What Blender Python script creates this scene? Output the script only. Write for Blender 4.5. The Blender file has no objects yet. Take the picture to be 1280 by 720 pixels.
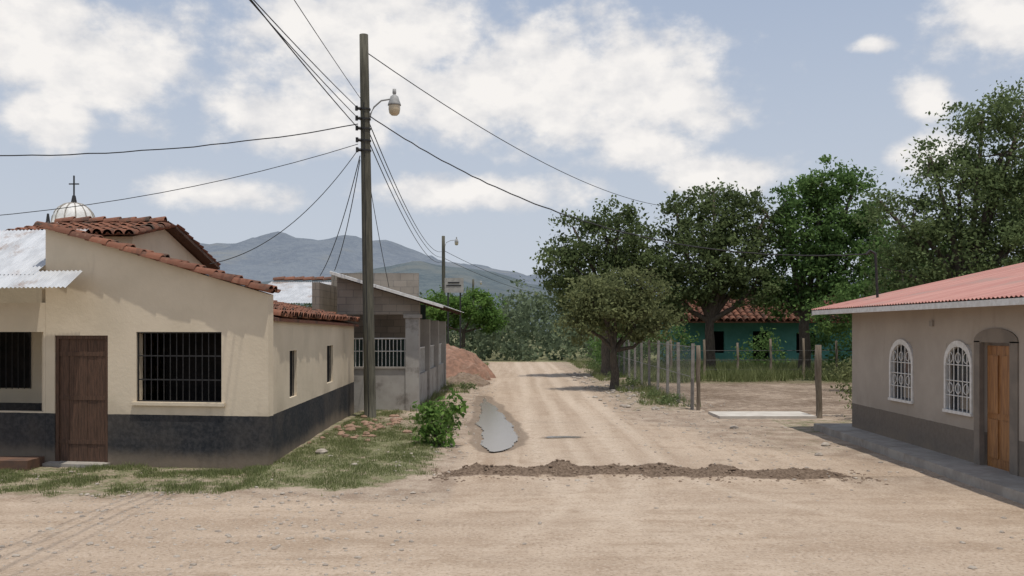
import bpy, math, random
import numpy as np
from mathutils import Vector, noise
random.seed(7); rng=np.random.default_rng(7)
scene=bpy.context.scene
COL=scene.collection

# ------------------------------------------------------------------ helpers
def empty(name):
    o=bpy.data.objects.new(name,None); COL.objects.link(o); return o
def mesh_obj(name,verts,faces,mat=None,parent=None,smooth=False):
    me=bpy.data.meshes.new(name)
    me.from_pydata([tuple(v) for v in verts],[],[tuple(f) for f in faces])
    me.update()
    if mat: me.materials.append(mat)
    if smooth: me.polygons.foreach_set("use_smooth",[True]*len(me.polygons))
    o=bpy.data.objects.new(name,me); COL.objects.link(o)
    if parent: o.parent=parent
    return o
class MB:
    def __init__(s): s.v=[]; s.f=[]
    def add(s,v,f):
        b=len(s.v); s.v+= [tuple(q) for q in v]; s.f+=[tuple(i+b for i in q) for q in f]
    def box(s,x0,x1,y0,y1,z0,z1):
        s.add([(x0,y0,z0),(x1,y0,z0),(x1,y1,z0),(x0,y1,z0),(x0,y0,z1),(x1,y0,z1),(x1,y1,z1),(x0,y1,z1)],HF)
    def hexa(s,pts): s.add(pts,HF)
    def tube(s,pts,rad,seg=8,cap=True):
        pts=[Vector(p) for p in pts]
        if not hasattr(rad,'__len__'): rad=[rad]*len(pts)
        V=[];F=[]
        for i,p in enumerate(pts):
            d=(pts[min(i+1,len(pts)-1)]-pts[max(i-1,0)]).normalized()
            a=Vector((0,0,1)) if abs(d.z)<.9 else Vector((1,0,0))
            u=d.cross(a).normalized(); w=d.cross(u)
            for k in range(seg):
                t=2*math.pi*k/seg
                V.append(p+(u*math.cos(t)+w*math.sin(t))*rad[i])
        for i in range(len(pts)-1):
            for k in range(seg):
                k2=(k+1)%seg
                F.append((i*seg+k,i*seg+k2,(i+1)*seg+k2,(i+1)*seg+k))
        if cap:
            F.append(tuple(range(seg))); F.append(tuple(range((len(pts)-1)*seg,len(pts)*seg)))
        s.add(V,F)
    def lathe(s,c,prof,seg=20):
        V=[];F=[]
        for r,z in prof:
            for k in range(seg):
                t=2*math.pi*k/seg; V.append((c[0]+r*math.cos(t),c[1]+r*math.sin(t),c[2]+z))
        for i in range(len(prof)-1):
            for k in range(seg):
                k2=(k+1)%seg; F.append((i*seg+k,i*seg+k2,(i+1)*seg+k2,(i+1)*seg+k))
        s.add(V,F)
    def obj(s,name,mat,parent=None,smooth=False): return mesh_obj(name,s.v,s.f,mat,parent,smooth)
HF=[(0,3,2,1),(4,5,6,7),(0,1,5,4),(1,2,6,5),(2,3,7,6),(3,0,4,7)]

def wall(mb,p0,p1,th,z0,zt0,zt1,ops=()):
    p0=Vector((p0[0],p0[1])); p1=Vector((p1[0],p1[1])); L=(p1-p0).length; d=(p1-p0)/L
    n=Vector((-d.y,d.x))*th
    us=sorted(set([0,L]+[o[0] for o in ops]+[o[1] for o in ops]))
    top=lambda u: zt0+(zt1-zt0)*u/L
    for a,b in zip(us[:-1],us[1:]):
        m=(a+b)/2; segs=[];z=z0
        for o in sorted([o for o in ops if o[0]<m<o[1]],key=lambda o:o[2]):
            if o[2]>z+1e-4: segs.append((z,z,o[2],o[2]))
            z=o[3]
        segs.append((z,z,top(a),top(b)))
        A=p0+d*a;B=p0+d*b
        for s in segs:
            mb.hexa([(A.x,A.y,s[0]),(B.x,B.y,s[1]),(B.x+n.x,B.y+n.y,s[1]),(A.x+n.x,A.y+n.y,s[0]),
                     (A.x,A.y,s[2]),(B.x,B.y,s[3]),(B.x+n.x,B.y+n.y,s[3]),(A.x+n.x,A.y+n.y,s[2])])

# ------------------------------------------------------------------ materials
class NT:
    def __init__(s,name):
        s.m=bpy.data.materials.new(name); s.m.use_nodes=True; s.t=s.m.node_tree; s.N=s.t.nodes; s.L=s.t.links
        s.N.clear(); s.out=s.N.new('ShaderNodeOutputMaterial')
    def n(s,typ,**k):
        q=s.N.new(typ)
        for a,b in k.items(): setattr(q,a,b)
        return q
    def link(s,a,b): s.L.new(a,b)
    def val(s,sock,v):
        if hasattr(v,'is_linked') or hasattr(v,'links'): s.L.new(v,sock)
        else: sock.default_value=v
    def math(s,op,a,b=0.0,clamp=False):
        q=s.n('ShaderNodeMath',operation=op); q.use_clamp=clamp
        s.val(q.inputs[0],a); s.val(q.inputs[1],b); return q.outputs[0]
    def mix(s,f,a,b,bt='MIX'):
        q=s.n('ShaderNodeMix',data_type='RGBA',blend_type=bt)
        s.val(q.inputs[0],f); s.val(q.inputs[6],a if hasattr(a,'links') else c4(a)); s.val(q.inputs[7],b if hasattr(b,'links') else c4(b)); return q.outputs[2]
    def coord(s,scale=(1,1,1)):
        g=s.n('ShaderNodeNewGeometry'); m=s.n('ShaderNodeMapping'); m.inputs['Scale'].default_value=scale
        s.link(g.outputs['Position'],m.inputs['Vector']); return m.outputs[0]
    def noise(s,scale,detail=4,rough=.55,vec=None,st=(1,1,1)):
        q=s.n('ShaderNodeTexNoise'); q.inputs['Scale'].default_value=scale; q.inputs['Detail'].default_value=detail
        q.inputs['Roughness'].default_value=rough
        s.link(vec if vec else s.coord(st),q.inputs['Vector']); return q.outputs['Fac']
    def ramp(s,fac,a,b):
        q=s.n('ShaderNodeMapRange'); q.interpolation_type='SMOOTHSTEP'
        s.val(q.inputs[0],fac); q.inputs[1].default_value=a; q.inputs[2].default_value=b; return q.outputs[0]
    def attr(s,name): 
        q=s.n('ShaderNodeAttribute'); q.attribute_name=name; return q.outputs['Fac']
    def z(s):
        g=s.n('ShaderNodeNewGeometry'); x=s.n('ShaderNodeSeparateXYZ'); s.link(g.outputs['Position'],x.inputs[0]); return x.outputs['Z']
    def bsdf(s,col,rough=.9,spec=.2,bumph=None,bs=.3,bd=.02,metal=0):
        b=s.n('ShaderNodeBsdfPrincipled'); s.val(b.inputs['Base Color'],col if hasattr(col,'links') else c4(col))
        s.val(b.inputs['Roughness'],rough); s.val(b.inputs['Specular IOR Level'],spec); b.inputs['Metallic'].default_value=metal
        if bumph is not None:
            q=s.n('ShaderNodeBump'); q.inputs['Strength'].default_value=bs; q.inputs['Distance'].default_value=bd
            s.link(bumph,q.inputs['Height']); s.link(q.outputs[0],b.inputs['Normal'])
        s.link(b.outputs[0],s.out.inputs[0]); return b
def c4(c): return (c[0],c[1],c[2],1)
def simple(name,c1,c2,scale=4,rough=.85,st=(1,1,1),bs=.3,bd=.01,spec=.2,metal=0,c3=None,s3=.7):
    t=NT(name); a=t.noise(scale,4,.6,st=st); col=t.mix(t.ramp(a,.35,.65),c1,c2)
    if c3: col=t.mix(t.ramp(t.noise(s3,5,.65),.52,.7),col,c3)
    t.bsdf(col,rough,spec,a,bs,bd,metal); return t.m
def banded(name,up,up2,lo,lo2,zb,stain=(.2,.16,.12)):
    t=NT(name); z=t.z(); big=t.noise(.9,4,.6); fine=t.noise(14,4,.65); streak=t.noise(2.0,4,.6,st=(1.6,1.6,.35))
    u=t.mix(t.ramp(big,.35,.65),up,up2)
    u=t.mix(t.math('MULTIPLY',t.ramp(streak,.58,.85),.35),u,stain)
    l=t.mix(t.ramp(fine,.35,.7),lo,lo2)
    dust=t.math('MULTIPLY',t.ramp(t.math('ADD',z,t.math('MULTIPLY',big,-.5)),.12,-.2),.6)
    l=t.mix(dust,l,(.3,.235,.17))
    zz=t.math('ADD',z,t.math('MULTIPLY',t.noise(5,2),.015))
    f=t.math('GREATER_THAN',zz,zb)
    col=t.mix(f,l,u)
    nearb=t.math('MULTIPLY',t.ramp(z,zb+.35,zb),t.math('MULTIPLY',t.ramp(big,.3,.7),.22))
    col=t.mix(nearb,col,stain)
    t.bsdf(col,.92,.15,fine,.35,.012); return t.m

M={}
M['cream']=banded('cream_plaster',(.66,.565,.43),(.59,.505,.38),(.024,.027,.032),(.055,.055,.058),.88)
M['right']=banded('taupe_plaster',(.42,.37,.315),(.37,.325,.275),(.185,.16,.135),(.15,.13,.11),.68)
M['wood']=simple('old_brown_wood',(.12,.068,.046),(.07,.043,.03),9,.7,(6,6,.5),.5)
M['woodlt']=simple('varnished_wood',(.36,.17,.06),(.22,.10,.04),8,.45,(5,5,.4),.3,spec=.4)
M['pole']=simple('weathered_pole_wood',(.07,.067,.052),(.125,.118,.09),7,.9,(5,5,.3),.6)
M['post']=simple('grey_post_wood',(.12,.095,.07),(.2,.165,.125),9,.9,(5,5,.4),.6)
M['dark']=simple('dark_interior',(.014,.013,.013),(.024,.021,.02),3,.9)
M['iron']=simple('black_iron',(.015,.015,.016),(.03,.028,.027),20,.55,spec=.4)
M['white']=simple('white_paint',(.72,.71,.68),(.6,.58,.54),10,.5,spec=.4)
M['grey_metal']=simple('galvanised_metal',(.45,.46,.47),(.58,.59,.60),1.3,.42,(3,1,1),.1,spec=.5,metal=.2,c3=(.30,.22,.17),s3=1.1)
M['redroof']=simple('red_painted_zinc',(.37,.16,.13),(.47,.24,.195),1.1,.55,(.3,5,1),.1,spec=.3,c3=(.32,.21,.175),s3=.7)
M['block']=simple('concrete_block',(.24,.20,.165),(.31,.265,.22),3,.95,c3=(.15,.125,.105),s3=1.4)
M['concrete']=simple('concrete',(.38,.35,.31),(.29,.265,.235),3,.9,c3=(.23,.2,.17),s3=1.2)
M['slab']=simple('pale_concrete',(.55,.51,.45),(.45,.41,.36),3,.9)
M['greywall']=simple('grey_plaster',(.38,.36,.33),(.31,.29,.265),1.5,.9,c3=(.2,.18,.16),s3=1.6)
M['teal']=simple('teal_plaster',(.09,.24,.22),(.07,.20,.18),1.5,.9)
M['zinc']=simple('fence_wire',(.36,.36,.35),(.28,.28,.27),8,.6,spec=.4)
M['cable']=simple('cable_rubber',(.02,.02,.022),(.035,.035,.035),8,.6)
M['glass']=simple('window_glass',(.03,.035,.04),(.05,.055,.06),2,.08,spec=.6,bs=0)
M['lampglass']=simple('lamp_glass',(.62,.52,.36),(.55,.46,.32),5,.25,spec=.5)
M['bark']=simple('bark',(.075,.06,.047),(.13,.108,.083),9,.95,(3,3,.6),.8,.03)
M['redearth']=simple('red_earth',(.29,.165,.115),(.20,.12,.085),4,1,bs=.8,bd=.06,c3=(.33,.235,.175),s3=1.5)
M['clod']=simple('dark_earth',(.16,.115,.083),(.24,.18,.13),6,1,bs=.8,bd=.03)
M['stone']=simple('field_stone',(.42,.37,.31),(.29,.25,.21),6,.9,bs=.5,bd=.02)
M['reddirt_stone']=simple('brick_rubble',(.33,.21,.15),(.25,.165,.12),6,.95,bs=.5,bd=.02)
def tilemat():
    t=NT('clay_tile'); a=t.noise(2.3,4,.65); b=t.noise(16,3,.6); r=t.attr('rnd')
    c=t.mix(r,(.30,.135,.088),(.17,.088,.064)); c=t.mix(t.ramp(a,.48,.66),c,(.085,.067,.055)); c=t.mix(t.math('MULTIPLY',t.ramp(b,.55,.75),.4),c,(.38,.25,.175))
    t.bsdf(c,.95,.1,b,.3,.01); return t.m
M['tile']=tilemat()
def leafmat(name,c1,c2,tr=.42):
    t=NT(name); r=t.attr('rnd'); c=t.mix(r,c1,c2)
    d=t.n('ShaderNodeBsdfDiffuse'); e=t.n('ShaderNodeBsdfTranslucent'); m=t.n('ShaderNodeMixShader'); m.inputs[0].default_value=tr
    t.link(c,d.inputs[0]); t.link(c,e.inputs[0]); t.link(d.outputs[0],m.inputs[1]); t.link(e.outputs[0],m.inputs[2])
    t.link(m.outputs[0],t.out.inputs[0]); return t.m
M['leafdk']=leafmat('leaves_dark',(.075,.10,.045),(.175,.225,.095))
M['leafgr']=leafmat('leaves_green',(.07,.13,.045),(.18,.28,.09))
M['leafft']=leafmat('leaves_feathery',(.085,.12,.05),(.195,.25,.11))
M['leafol']=leafmat('leaves_olive',(.11,.125,.055),(.24,.265,.125))
M['leafbr']=leafmat('leaves_bright',(.07,.14,.035),(.19,.30,.08))
M['grass']=leafmat('grass_blades',(.12,.15,.055),(.27,.29,.135),.35)
M['leafds']=leafmat('leaves_distant',(.095,.125,.08),(.185,.225,.13),.35)  # paler greens: distance haze is put into the leaf colour

# ground material
def groundmat():
    t=NT('dry_dirt'); 
    big=t.noise(.35,4,.62); med=t.noise(1.7,5,.68); fine=t.noise(24,4,.75); gr=t.noise(3.6,5,.7)
    trackY=t.noise(1.0,4,.6,st=(2.6,.09,1)); trackX=t.noise(1.0,5,.68,st=(.22,1.8,1))
    fore=t.attr('fore')
    tr=t.n('ShaderNodeMix'); t.link(fore,tr.inputs[0]); t.link(trackY,tr.inputs[2]); t.link(trackX,tr.inputs[3]); tr=tr.outputs[0]
    road=t.mix(t.ramp(t.math('ADD',t.math('MULTIPLY',tr,.5),t.math('MULTIPLY',med,.5)),.40,.58),(.345,.258,.185),(.48,.38,.288))
    road=t.mix(t.math('MULTIPLY',t.ramp(big,.42,.60),.6),road,(.40,.31,.232))
    road=t.mix(t.math('MULTIPLY',t.ramp(med,.54,.66),.45),road,(.28,.208,.15))
    rough=t.mix(t.ramp(med,.35,.65),(.27,.203,.15),(.41,.33,.255))
    c=t.mix(t.attr('road'),rough,road)
    c=t.mix(t.math('MULTIPLY',t.attr('track'),t.math('ADD',.35,t.math('MULTIPLY',t.ramp(gr,.35,.65),.5))),c,(.56,.46,.36))
    c=t.mix(t.math('MULTIPLY',t.ramp(fine,.52,.66),.45),c,(.60,.51,.42))
    c=t.mix(t.math('MULTIPLY',t.ramp(fine,.47,.33),.6),c,(.17,.125,.09))
    g=t.ramp(t.math('ADD',t.attr('grass'),t.math('MULTIPLY',t.math('SUBTRACT',gr,.5),1.6)),.32,.75)
    c=t.mix(t.math('MULTIPLY',g,.92),c,t.mix(t.ramp(fine,.35,.65),(.09,.105,.045),(.22,.215,.115)))
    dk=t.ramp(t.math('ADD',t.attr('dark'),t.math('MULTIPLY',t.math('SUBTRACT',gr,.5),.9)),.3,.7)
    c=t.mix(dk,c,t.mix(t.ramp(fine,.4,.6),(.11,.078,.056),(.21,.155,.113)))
    wet=t.ramp(t.math('ADD',t.attr('wet'),t.math('MULTIPLY',t.math('SUBTRACT',med,.5),.8)),.25,.65)
    c=t.mix(t.math('MULTIPLY',wet,.6),c,(.15,.115,.085))
    ho=t.math('ADD',t.math('MULTIPLY',fine,.6),t.math('ADD',t.math('MULTIPLY',tr,.9),t.math('MULTIPLY',med,.9)))
    t.bsdf(c,1.0,.08,ho,.7,.06); return t.m
M['ground']=groundmat()

# ------------------------------------------------------------------ ground
def sm(x,a,b):
    if a==b: return 0
    t=min(1,max(0,(x-a)/(b-a))); return t*t*(3-2*t)
def nz(x,y,s,o=0): return noise.noise(Vector((x*s,y*s,o)))
def itp(x,X,Y):
    if x<=X[0]: return Y[0]
    for i in range(1,len(X)):
        if x<=X[i]: return Y[i-1]+(Y[i]-Y[i-1])*(x-X[i-1])/(X[i]-X[i-1])
    return Y[-1]
def road_left(y):
    return itp(y,[0,13.2,13.8,18,25,40,60,90],[-60,-30,-1.0,-.95,-.9,-1.15,-1.6,-2.4])
def road_right(y):
    return itp(y,[0,14,17,20,26,40,60,90],[60,8,5.2,4.0,2.9,3.0,2.8,2.6])
def puddle_f(x,y):
    if y<16.2 or y>33: return -9
    cx=itp(y,[17.3,18.5,20,24,31],[-.38,-.22,-.22,-.52,-.95]); w=itp(y,[16.6,17.6,18.6,20.5,24,28,31.5,33],[-.6,.12,.34,.44,.30,.17,0,-.6])
    e=nz(x,y*.5,1.1,5)*.22+nz(x,y*.5,2.4,5)*.06
    return (w+e*min(1,abs(w)*4))-abs(x-cx)
def ridge_f(x,y):
    if abs(y-14.65)>1: return 0
    cy=14.65+.12*math.sin(x*1.1)-.03*x
    w=.42+.14*nz(x,y,2,3)
    k=max(0,1-abs(y-cy)/w)
    return sm(k,0,1)*sm(x,-1.25,-.5)*(1-sm(x,4.6,5.4))
def attrs(x,y):
    j=nz(x,y,.5,1)*.5+nz(x,y,1.7,2)*.25
    if y<=14.3:
        road=1.0
        if x>5: road=1-sm(y+j,12.5,14.5)
        if x<-.9: road=1-sm(y+j*1.2,11.9,12.9)
    else:
        l=road_left(y); r=road_right(y)
        road=sm(x+j*.5,l-.15,l+.25)*(1-sm(x+j,r-.4,r+.5))
    g=0
    if x<-.6 and y<60:
        if x<-4.05: g=sm(y+j*1.4,11.9,13.4)*.60
        else:
            edge=itp(y,[12,13.4,14.5,18,25,40],[-4,-1.8,-1.1,-1.1,-1.2,-1.7])
            g=(1-sm(x+j*.5,edge-.5,edge+.15))*sm(y+j,12.5,13.4)*.72
            g*=1-.55*sm(y,19,24)*sm(x,-4,-2.5)
            if y>30: g*=.8
    if x>5.4 and y>33: g=max(g,sm(y+j*2,37,41)*.95)
    if y>62: g=max(g,sm(y,62,68)*.9)
    if y>26 and x>3.4 and x<5.2: g=max(g,.42)
    if x<-6 and y>32: g=.8
    if abs(x)>22: g=max(g,.8)
    if x>6.5 and 20.6<y<23.5: g=max(g,.5)
    if 5<x<6.9 and 17<y<22: g=max(g,.28)
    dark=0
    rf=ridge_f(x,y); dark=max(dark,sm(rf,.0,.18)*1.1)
    if x>5.4 and 25<y<42: dark=max(dark,.52+.3*j)  # brown yard dirt, with shade painted into its darker tone
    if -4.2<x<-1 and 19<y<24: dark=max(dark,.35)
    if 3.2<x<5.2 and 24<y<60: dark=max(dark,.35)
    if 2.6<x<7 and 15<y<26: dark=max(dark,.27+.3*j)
    wet=sm(puddle_f(x,y),-.45,-.05)
    wet=max(wet,.8*(1-sm(math.hypot((x-1.1)/.8,(y-19.6)/.5),.3,1)))
    fore=1-sm(y+j,12.2,14.5)
    track=0
    for rx,wd in ((.45,.24),(1.95,.24),(1.15,.14),(2.6,.16)):
        if y>15.4: cx=rx+.18*nz(0,y,.15,rx)
        else: cx=rx+(.045 if rx<1 else (-.04 if rx<2 else .09))*(15.4-y)**2
        track=max(track,math.exp(-((x-cx)/wd)**2)*(.9 if y>15.4 else .8*sm(y,7.0,12)))
    for cy,amp in ((9.2,.5),(10.6,.35),(12.0,.3)):
        track=max(track,.55*math.exp(-((y-cy-amp*nz(x,0,.13,cy))/.22)**2)*(.5+nz(x,cy,.25)))
    track*=(1-sm(rf,0,.1))
    return road,g,dark,wet,fore,max(0,track)
def height(x,y):
    h=.018*nz(x,y,1.3,9)+.01*nz(x,y,4,8)
    if y<34 and abs(x)<14: h+=.008*nz(x,y,9,8)
    rf=ridge_f(x,y)
    if rf>0: h+=rf*(.13+.09*nz(x,y,1.9,4)+.05*nz(x,y,9,4))
    if -4.3<x<-.5 and y>13.5: h+=.06*(1-sm(x,-2,-.8))*sm(y,13.5,15)*(1-sm(y,60,70))
    p=puddle_f(x,y); h-=.05*sm(p,-.3,.1)
    if 15.5<y<64:
        for rx in (.45,1.95): h-=.02*math.exp(-((x-rx-.18*nz(0,y,.15,rx))/.2)**2)
    return h
def geo(a,b,n,p): 
    return [a+(b-a)*((i+1)/n)**p for i in range(n)]
xs=[-v for v in reversed(geo(13,5000,26,3.2))]+list(np.arange(-13,15,.11))+geo(15,5000,26,3.2)
ys=[-200,-60,-20,-5,0,3]+list(np.arange(5,33,.125))+list(np.arange(33,80,.5))+geo(80,7000,26,3.0)
xs=[float(v) for v in xs]; ys=[float(v) for v in ys]
nx,ny=len(xs),len(ys)
V=[];A={k:[] for k in('road','grass','dark','wet','fore','track')}
for y in ys:
    for x in xs:
        V.append((x,y,height(x,y)))
        a=attrs(x,y)
        for k,v in zip(A,a): A[k].append(v)
F=[(j*nx+i,j*nx+i+1,(j+1)*nx+i+1,(j+1)*nx+i) for j in range(ny-1) for i in range(nx-1)]
def add_attr(me,name,vals,dom='POINT'):
    a=me.attributes.new(name,'FLOAT',dom); a.data.foreach_set('value',np.asarray(vals,dtype=np.float32))
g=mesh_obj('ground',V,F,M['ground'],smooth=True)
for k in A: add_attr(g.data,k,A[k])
idx={};RV=[];RF=[];RA={k:[] for k in A}
for f in F:
    if all(A['road'][i]>.35 for i in f) and -25<V[f[0]][0]<25 and V[f[0]][1]<75 and V[f[0]][1]>-30:
        q=[]
        for i in f:
            if i not in idx:
                idx[i]=len(RV); RV.append((V[i][0],V[i][1],V[i][2]+.005))
                for k in A: RA[k].append(A[k][i])
            q.append(idx[i])
        RF.append(q)
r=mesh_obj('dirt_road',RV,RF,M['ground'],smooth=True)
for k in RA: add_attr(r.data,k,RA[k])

# puddles
t=NT('puddle_water'); b=t.bsdf((.21,.175,.14),.16,.28,t.noise(3,2),.04,.01); M['water']=t.m
def puddle(name,x0,x1,y0,y1,f,z):
    V=[];F=[];id={}
    st=.04
    nxx=int((x1-x0)/st);nyy=int((y1-y0)/st)
    def vid(i,j):
        if (i,j) not in id: id[(i,j)]=len(V); V.append((x0+i*st,y0+j*st,z))
        return id[(i,j)]
    for i in range(nxx):
        for j in range(nyy):
            if f(x0+(i+.5)*st,y0+(j+.5)*st)>0: F.append((vid(i,j),vid(i+1,j),vid(i+1,j+1),vid(i,j+1)))
    mesh_obj(name,V,F,M['water'])
puddle('puddle',-1.6,.6,17.0,31.8,lambda x,y:puddle_f(x,y)+nz(x,y*.4,5,2)*.05,-.017)
puddle('puddle',.5,1.6,19.2,20.0,lambda x,y:1-math.hypot((x-1.05)/.45,(y-19.6)/.16)+nz(x,y,4,2)*.5,.016)

# stones / clods
def stones(name,n,gen,mat,seg=6):
    mb=MB()
    for _ in range(n):
        x,y,r=gen(); z=height(x,y)+r*.1
        V=[];F=[]
        ax=[random.uniform(.7,1.3) for _ in range(3)]; ang=random.uniform(0,6.3)
        rings=[(s,math.sqrt(1-s*s)) for s in(-.5,.25,.75)]
        for s,c in rings:
            for k in range(seg):
                t=ang+2*math.pi*k/seg; q=random.uniform(.8,1.15)
                V.append((x+r*ax[0]*c*math.cos(t)*q,y+r*ax[1]*c*math.sin(t)*q,z+r*.65*s*q))
        V.append((x,y,z+r*.6)); 
        for i in range(2):
            for k in range(seg): F.append((i*seg+k,i*seg+(k+1)%seg,(i+1)*seg+(k+1)%seg,(i+1)*seg+k))
        for k in range(seg): F.append((2*seg+k,2*seg+(k+1)%seg,3*seg))
        mb.add(V,F)
    return mb.obj(name,mat)
def g_ridge():
    x=random.uniform(-1.3,5.6); y=14.6+.12*math.sin(x*1.1)-.03*x+random.gauss(0,.3); return x,y,random.choice([.008,.012,.018,.030])*random.uniform(.7,1.2)
stones('dirt_ridge',1300,g_ridge,M['clod'])
def g_peb():
    while True:
        s=random.random()
        if s<.45: x=random.uniform(-10,12); y=random.uniform(7,22)
        elif s<.65: x=random.uniform(-6,-1); y=random.uniform(8.5,13)
        else: x=random.choice([random.uniform(-2.2,-.6),random.uniform(2.4,5.2),random.uniform(4,6.8)]); y=random.uniform(14,42)
        if -9<x<-4 and y>15: continue
        if x>6.6 and y<21: continue
        if s<.45 and nz(x,y,.5,21)+.25<random.random()*.6: continue
        return x,y,random.choice([.008,.01,.012,.016,.024,.035])*random.uniform(.7,1.2)
stones('pebbles',3800,g_peb,M['stone'],5)
def g_rub():
    x=random.gauss(-3.3,.45);y=random.gauss(20.5,1.3); return max(-4.0,x),y,random.uniform(.03,.12)
stones('rubble',60,g_rub,M['reddirt_stone'])
def g_rub2():
    return random.uniform(2.8,5.1),random.uniform(26,50),random.uniform(.03,.12)
stones('rocks',130,g_rub2,M['stone'])
for (x,y,r_) in [(-3.45,16.6,.12),(-2.6,15.2,.06),(-9.35,15.6,.17),(-9.2,12.9,.05),(5.6,16.8,.09),(5.2,21.5,.1),(6.2,18.2,.1),(-1.9,22,.1)]:
    stones('rock',1,lambda:(x,y,r_),M['stone'],8)

# ------------------------------------------------------------------ left house
H=empty('cream_house')
mb=MB()
wall(mb,(-4.0,15.1),(-7.98,15.74),-.2,-.1,2.88,4.05,[(.82,2.35,1.09,2.26),(2.87,3.86,-.1,2.2)])
mb.obj('front_wall',M['cream'],H)
mb=MB()
wall(mb,(-4.005,15.32),(-4.33,25.2),.2,-.1,2.47,2.4,[(1.45,2.1,1.05,1.91),(5.5,6.35,1.08,1.93)])
mb.obj('side_wall',M['cream'],H)
mb=MB(); wall(mb,(-4.33,25.21),(-8.0,25.21),.2,-.1,2.4,3.1); wall(mb,(-8.0,15.95),(-8.0,25.2),.15,-.1,3.0,3.0); mb.obj('rear_walls',M['cream'],H)
mb=MB(); wall(mb,(-7.985,15.745),(-13.4,16.6),-.18,-.1,2.76,2.76,[(.04,1.62,.89,2.26),(1.85,5.2,.89,2.26)]); mb.obj('porch_wall',M['cream'],H)
mb=MB(); wall(mb,(-8.02,17.7),(-13.4,18.5),-.18,-.1,3.4,3.4,[(1.35,2.3,1.15,2.3)]); mb.obj('porch_rear_wall',M['cream'],H)
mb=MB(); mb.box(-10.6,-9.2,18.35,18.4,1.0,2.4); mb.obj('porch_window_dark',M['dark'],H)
mb=MB()
for i in range(9):
    u=-9.36-i*.118; mb.tube([(u,17.88,1.15),(u,17.88,2.3)],.009,5)
mb.obj('porch_window_bars',M['iron'],H)
mb=MB(); mb.box(-13,-7.9,15.0,15.55,-.05,.16); mb.obj('porch_step',simple('worn_step',(.16,.09,.06),(.1,.065,.05),4),H)
P0=Vector((-4.0,15.1));D=(Vector((-7.98,15.74))-P0).normalized();Nn=Vector((D.y,-D.x))
if Nn.y<0: Nn=-Nn
def fp(u,dep,z): q=P0+D*u+Nn*dep; return (q.x,q.y,z)
def fbox(mb,u0,u1,d0,d1,z0,z1):
    mb.hexa([fp(u0,d0,z0),fp(u1,d0,z0),fp(u1,d1,z0),fp(u0,d1,z0),fp(u0,d0,z1),fp(u1,d0,z1),fp(u1,d1,z1),fp(u0,d1,z1)])
mb=MB()
fbox(mb,.80,2.37,.03,.06,1.07,1.11); fbox(mb,.80,2.37,.03,.06,2.24,2.28); fbox(mb,.80,.84,.031,.059,1.11,2.24); fbox(mb,2.33,2.37,.031,.059,1.11,2.24)
for i in range(1,13): u=.84+i*1.49/13; mb.tube([fp(u,.045,1.1),fp(u,.045,2.25)],.009,5)
for z in (1.45,1.85): fbox(mb,.84,2.33,.04,.05,z,z+.02)
mb.obj('window_grille',M['iron'],H)
mb=MB(); fbox(mb,.75,2.42,-.05,.0,1.03,1.085); mb.obj('window_sill',M['cream'],H)
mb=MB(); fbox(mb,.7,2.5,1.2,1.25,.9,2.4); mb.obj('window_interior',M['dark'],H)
mb=MB()
for i in range(5):
    a=2.93+i*.174; fbox(mb,a,a+.168,.05+.004*(i%2),.09,.02,2.14)
fbox(mb,2.872,2.93,.02,.12,0,2.2); fbox(mb,3.80,3.858,.02,.12,0,2.2); fbox(mb,2.93,3.80,.021,.12,2.14,2.2)
for z in (.35,1.1,1.85): fbox(mb,2.93,3.8,.042,.05,z,z+.07)
mb.obj('door',M['wood'],H)
mb=MB(); fbox(mb,2.82,3.95,-.25,.05,-.05,.05); mb.obj('door_step',M['concrete'],H)
mb=MB()
for (ya,yb,za,zb) in ((16.77,17.42,1.05,1.91),(20.82,21.67,1.08,1.93)):
    xx=-4.0-.0329*((ya+yb)/2-15.1)
    mb.box(xx-.13,xx-.1,ya,yb,za,zb)
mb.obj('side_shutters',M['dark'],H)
mb=MB()
for (ya,yb,za,zb) in ((16.77,17.42,1.05,1.91),(20.82,21.67,1.08,1.93)):
    for i in range(5):
        y=ya+(yb-ya)*(i+.5)/5; xx=-4.0-.0329*(y-15.1)-.05; mb.tube([(xx,y,za),(xx,y,zb)],.01,5)
mb.obj('side_window_bars',M['iron'],H)

def add_rnd(o,vals): add_attr(o.data,'rnd',vals)
def tiles(name,O,Dv,Sv,nrow,ncol,parent,L=.40,W=.21,R=.105,step=.33,jit=.02):
    O=Vector(O);Dv=Vector(Dv).normalized();Sv=Vector(Sv).normalized();Up=Sv.cross(Dv)
    if Up.z<0: Up=-Up
    mb=MB();rn=[]
    for i in range(nrow):
        for j in range(ncol):
            for kind in (0,1):
                o=O+Dv*(i*step+random.uniform(-jit,jit))+Sv*((j+(.5 if kind else 0))*W+random.uniform(-jit,jit)*.5)
                rr=random.random(); tilt=random.uniform(.02,.045); yaw=random.uniform(-.04,.04)
                V=[]
                for e,(t,r) in enumerate(((0,R*.85),(L,R))):
                    for dr in (0,.015):
                        for k in range(8):
                            a=math.pi*k/7; r2=r-dr
                            zz=math.sin(a)*r2 if not kind else (-math.sin(a)*r2*.6+R*.35)
                            V.append(o+Dv*t+Sv*(math.cos(a)*r2+yaw*t)+Up*(zz+(tilt if e==1 else 0)))
                F=[]
                for k in range(7):
                    F.append((k,k+1,16+k+1,16+k)); F.append((8+k,8+k+1,24+k+1,24+k)); F.append((16+k,17+k,25+k,24+k)); F.append((k,k+1,9+k,8+k))
                mb.add(V,F); rn+=[rr]*32
    o=mb.obj(name,M['tile'],parent,True); add_rnd(o,rn); return o
tl=Vector((-8.12,15.70,4.07)); tr=Vector((-3.88,15.02,2.87)); 
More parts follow.
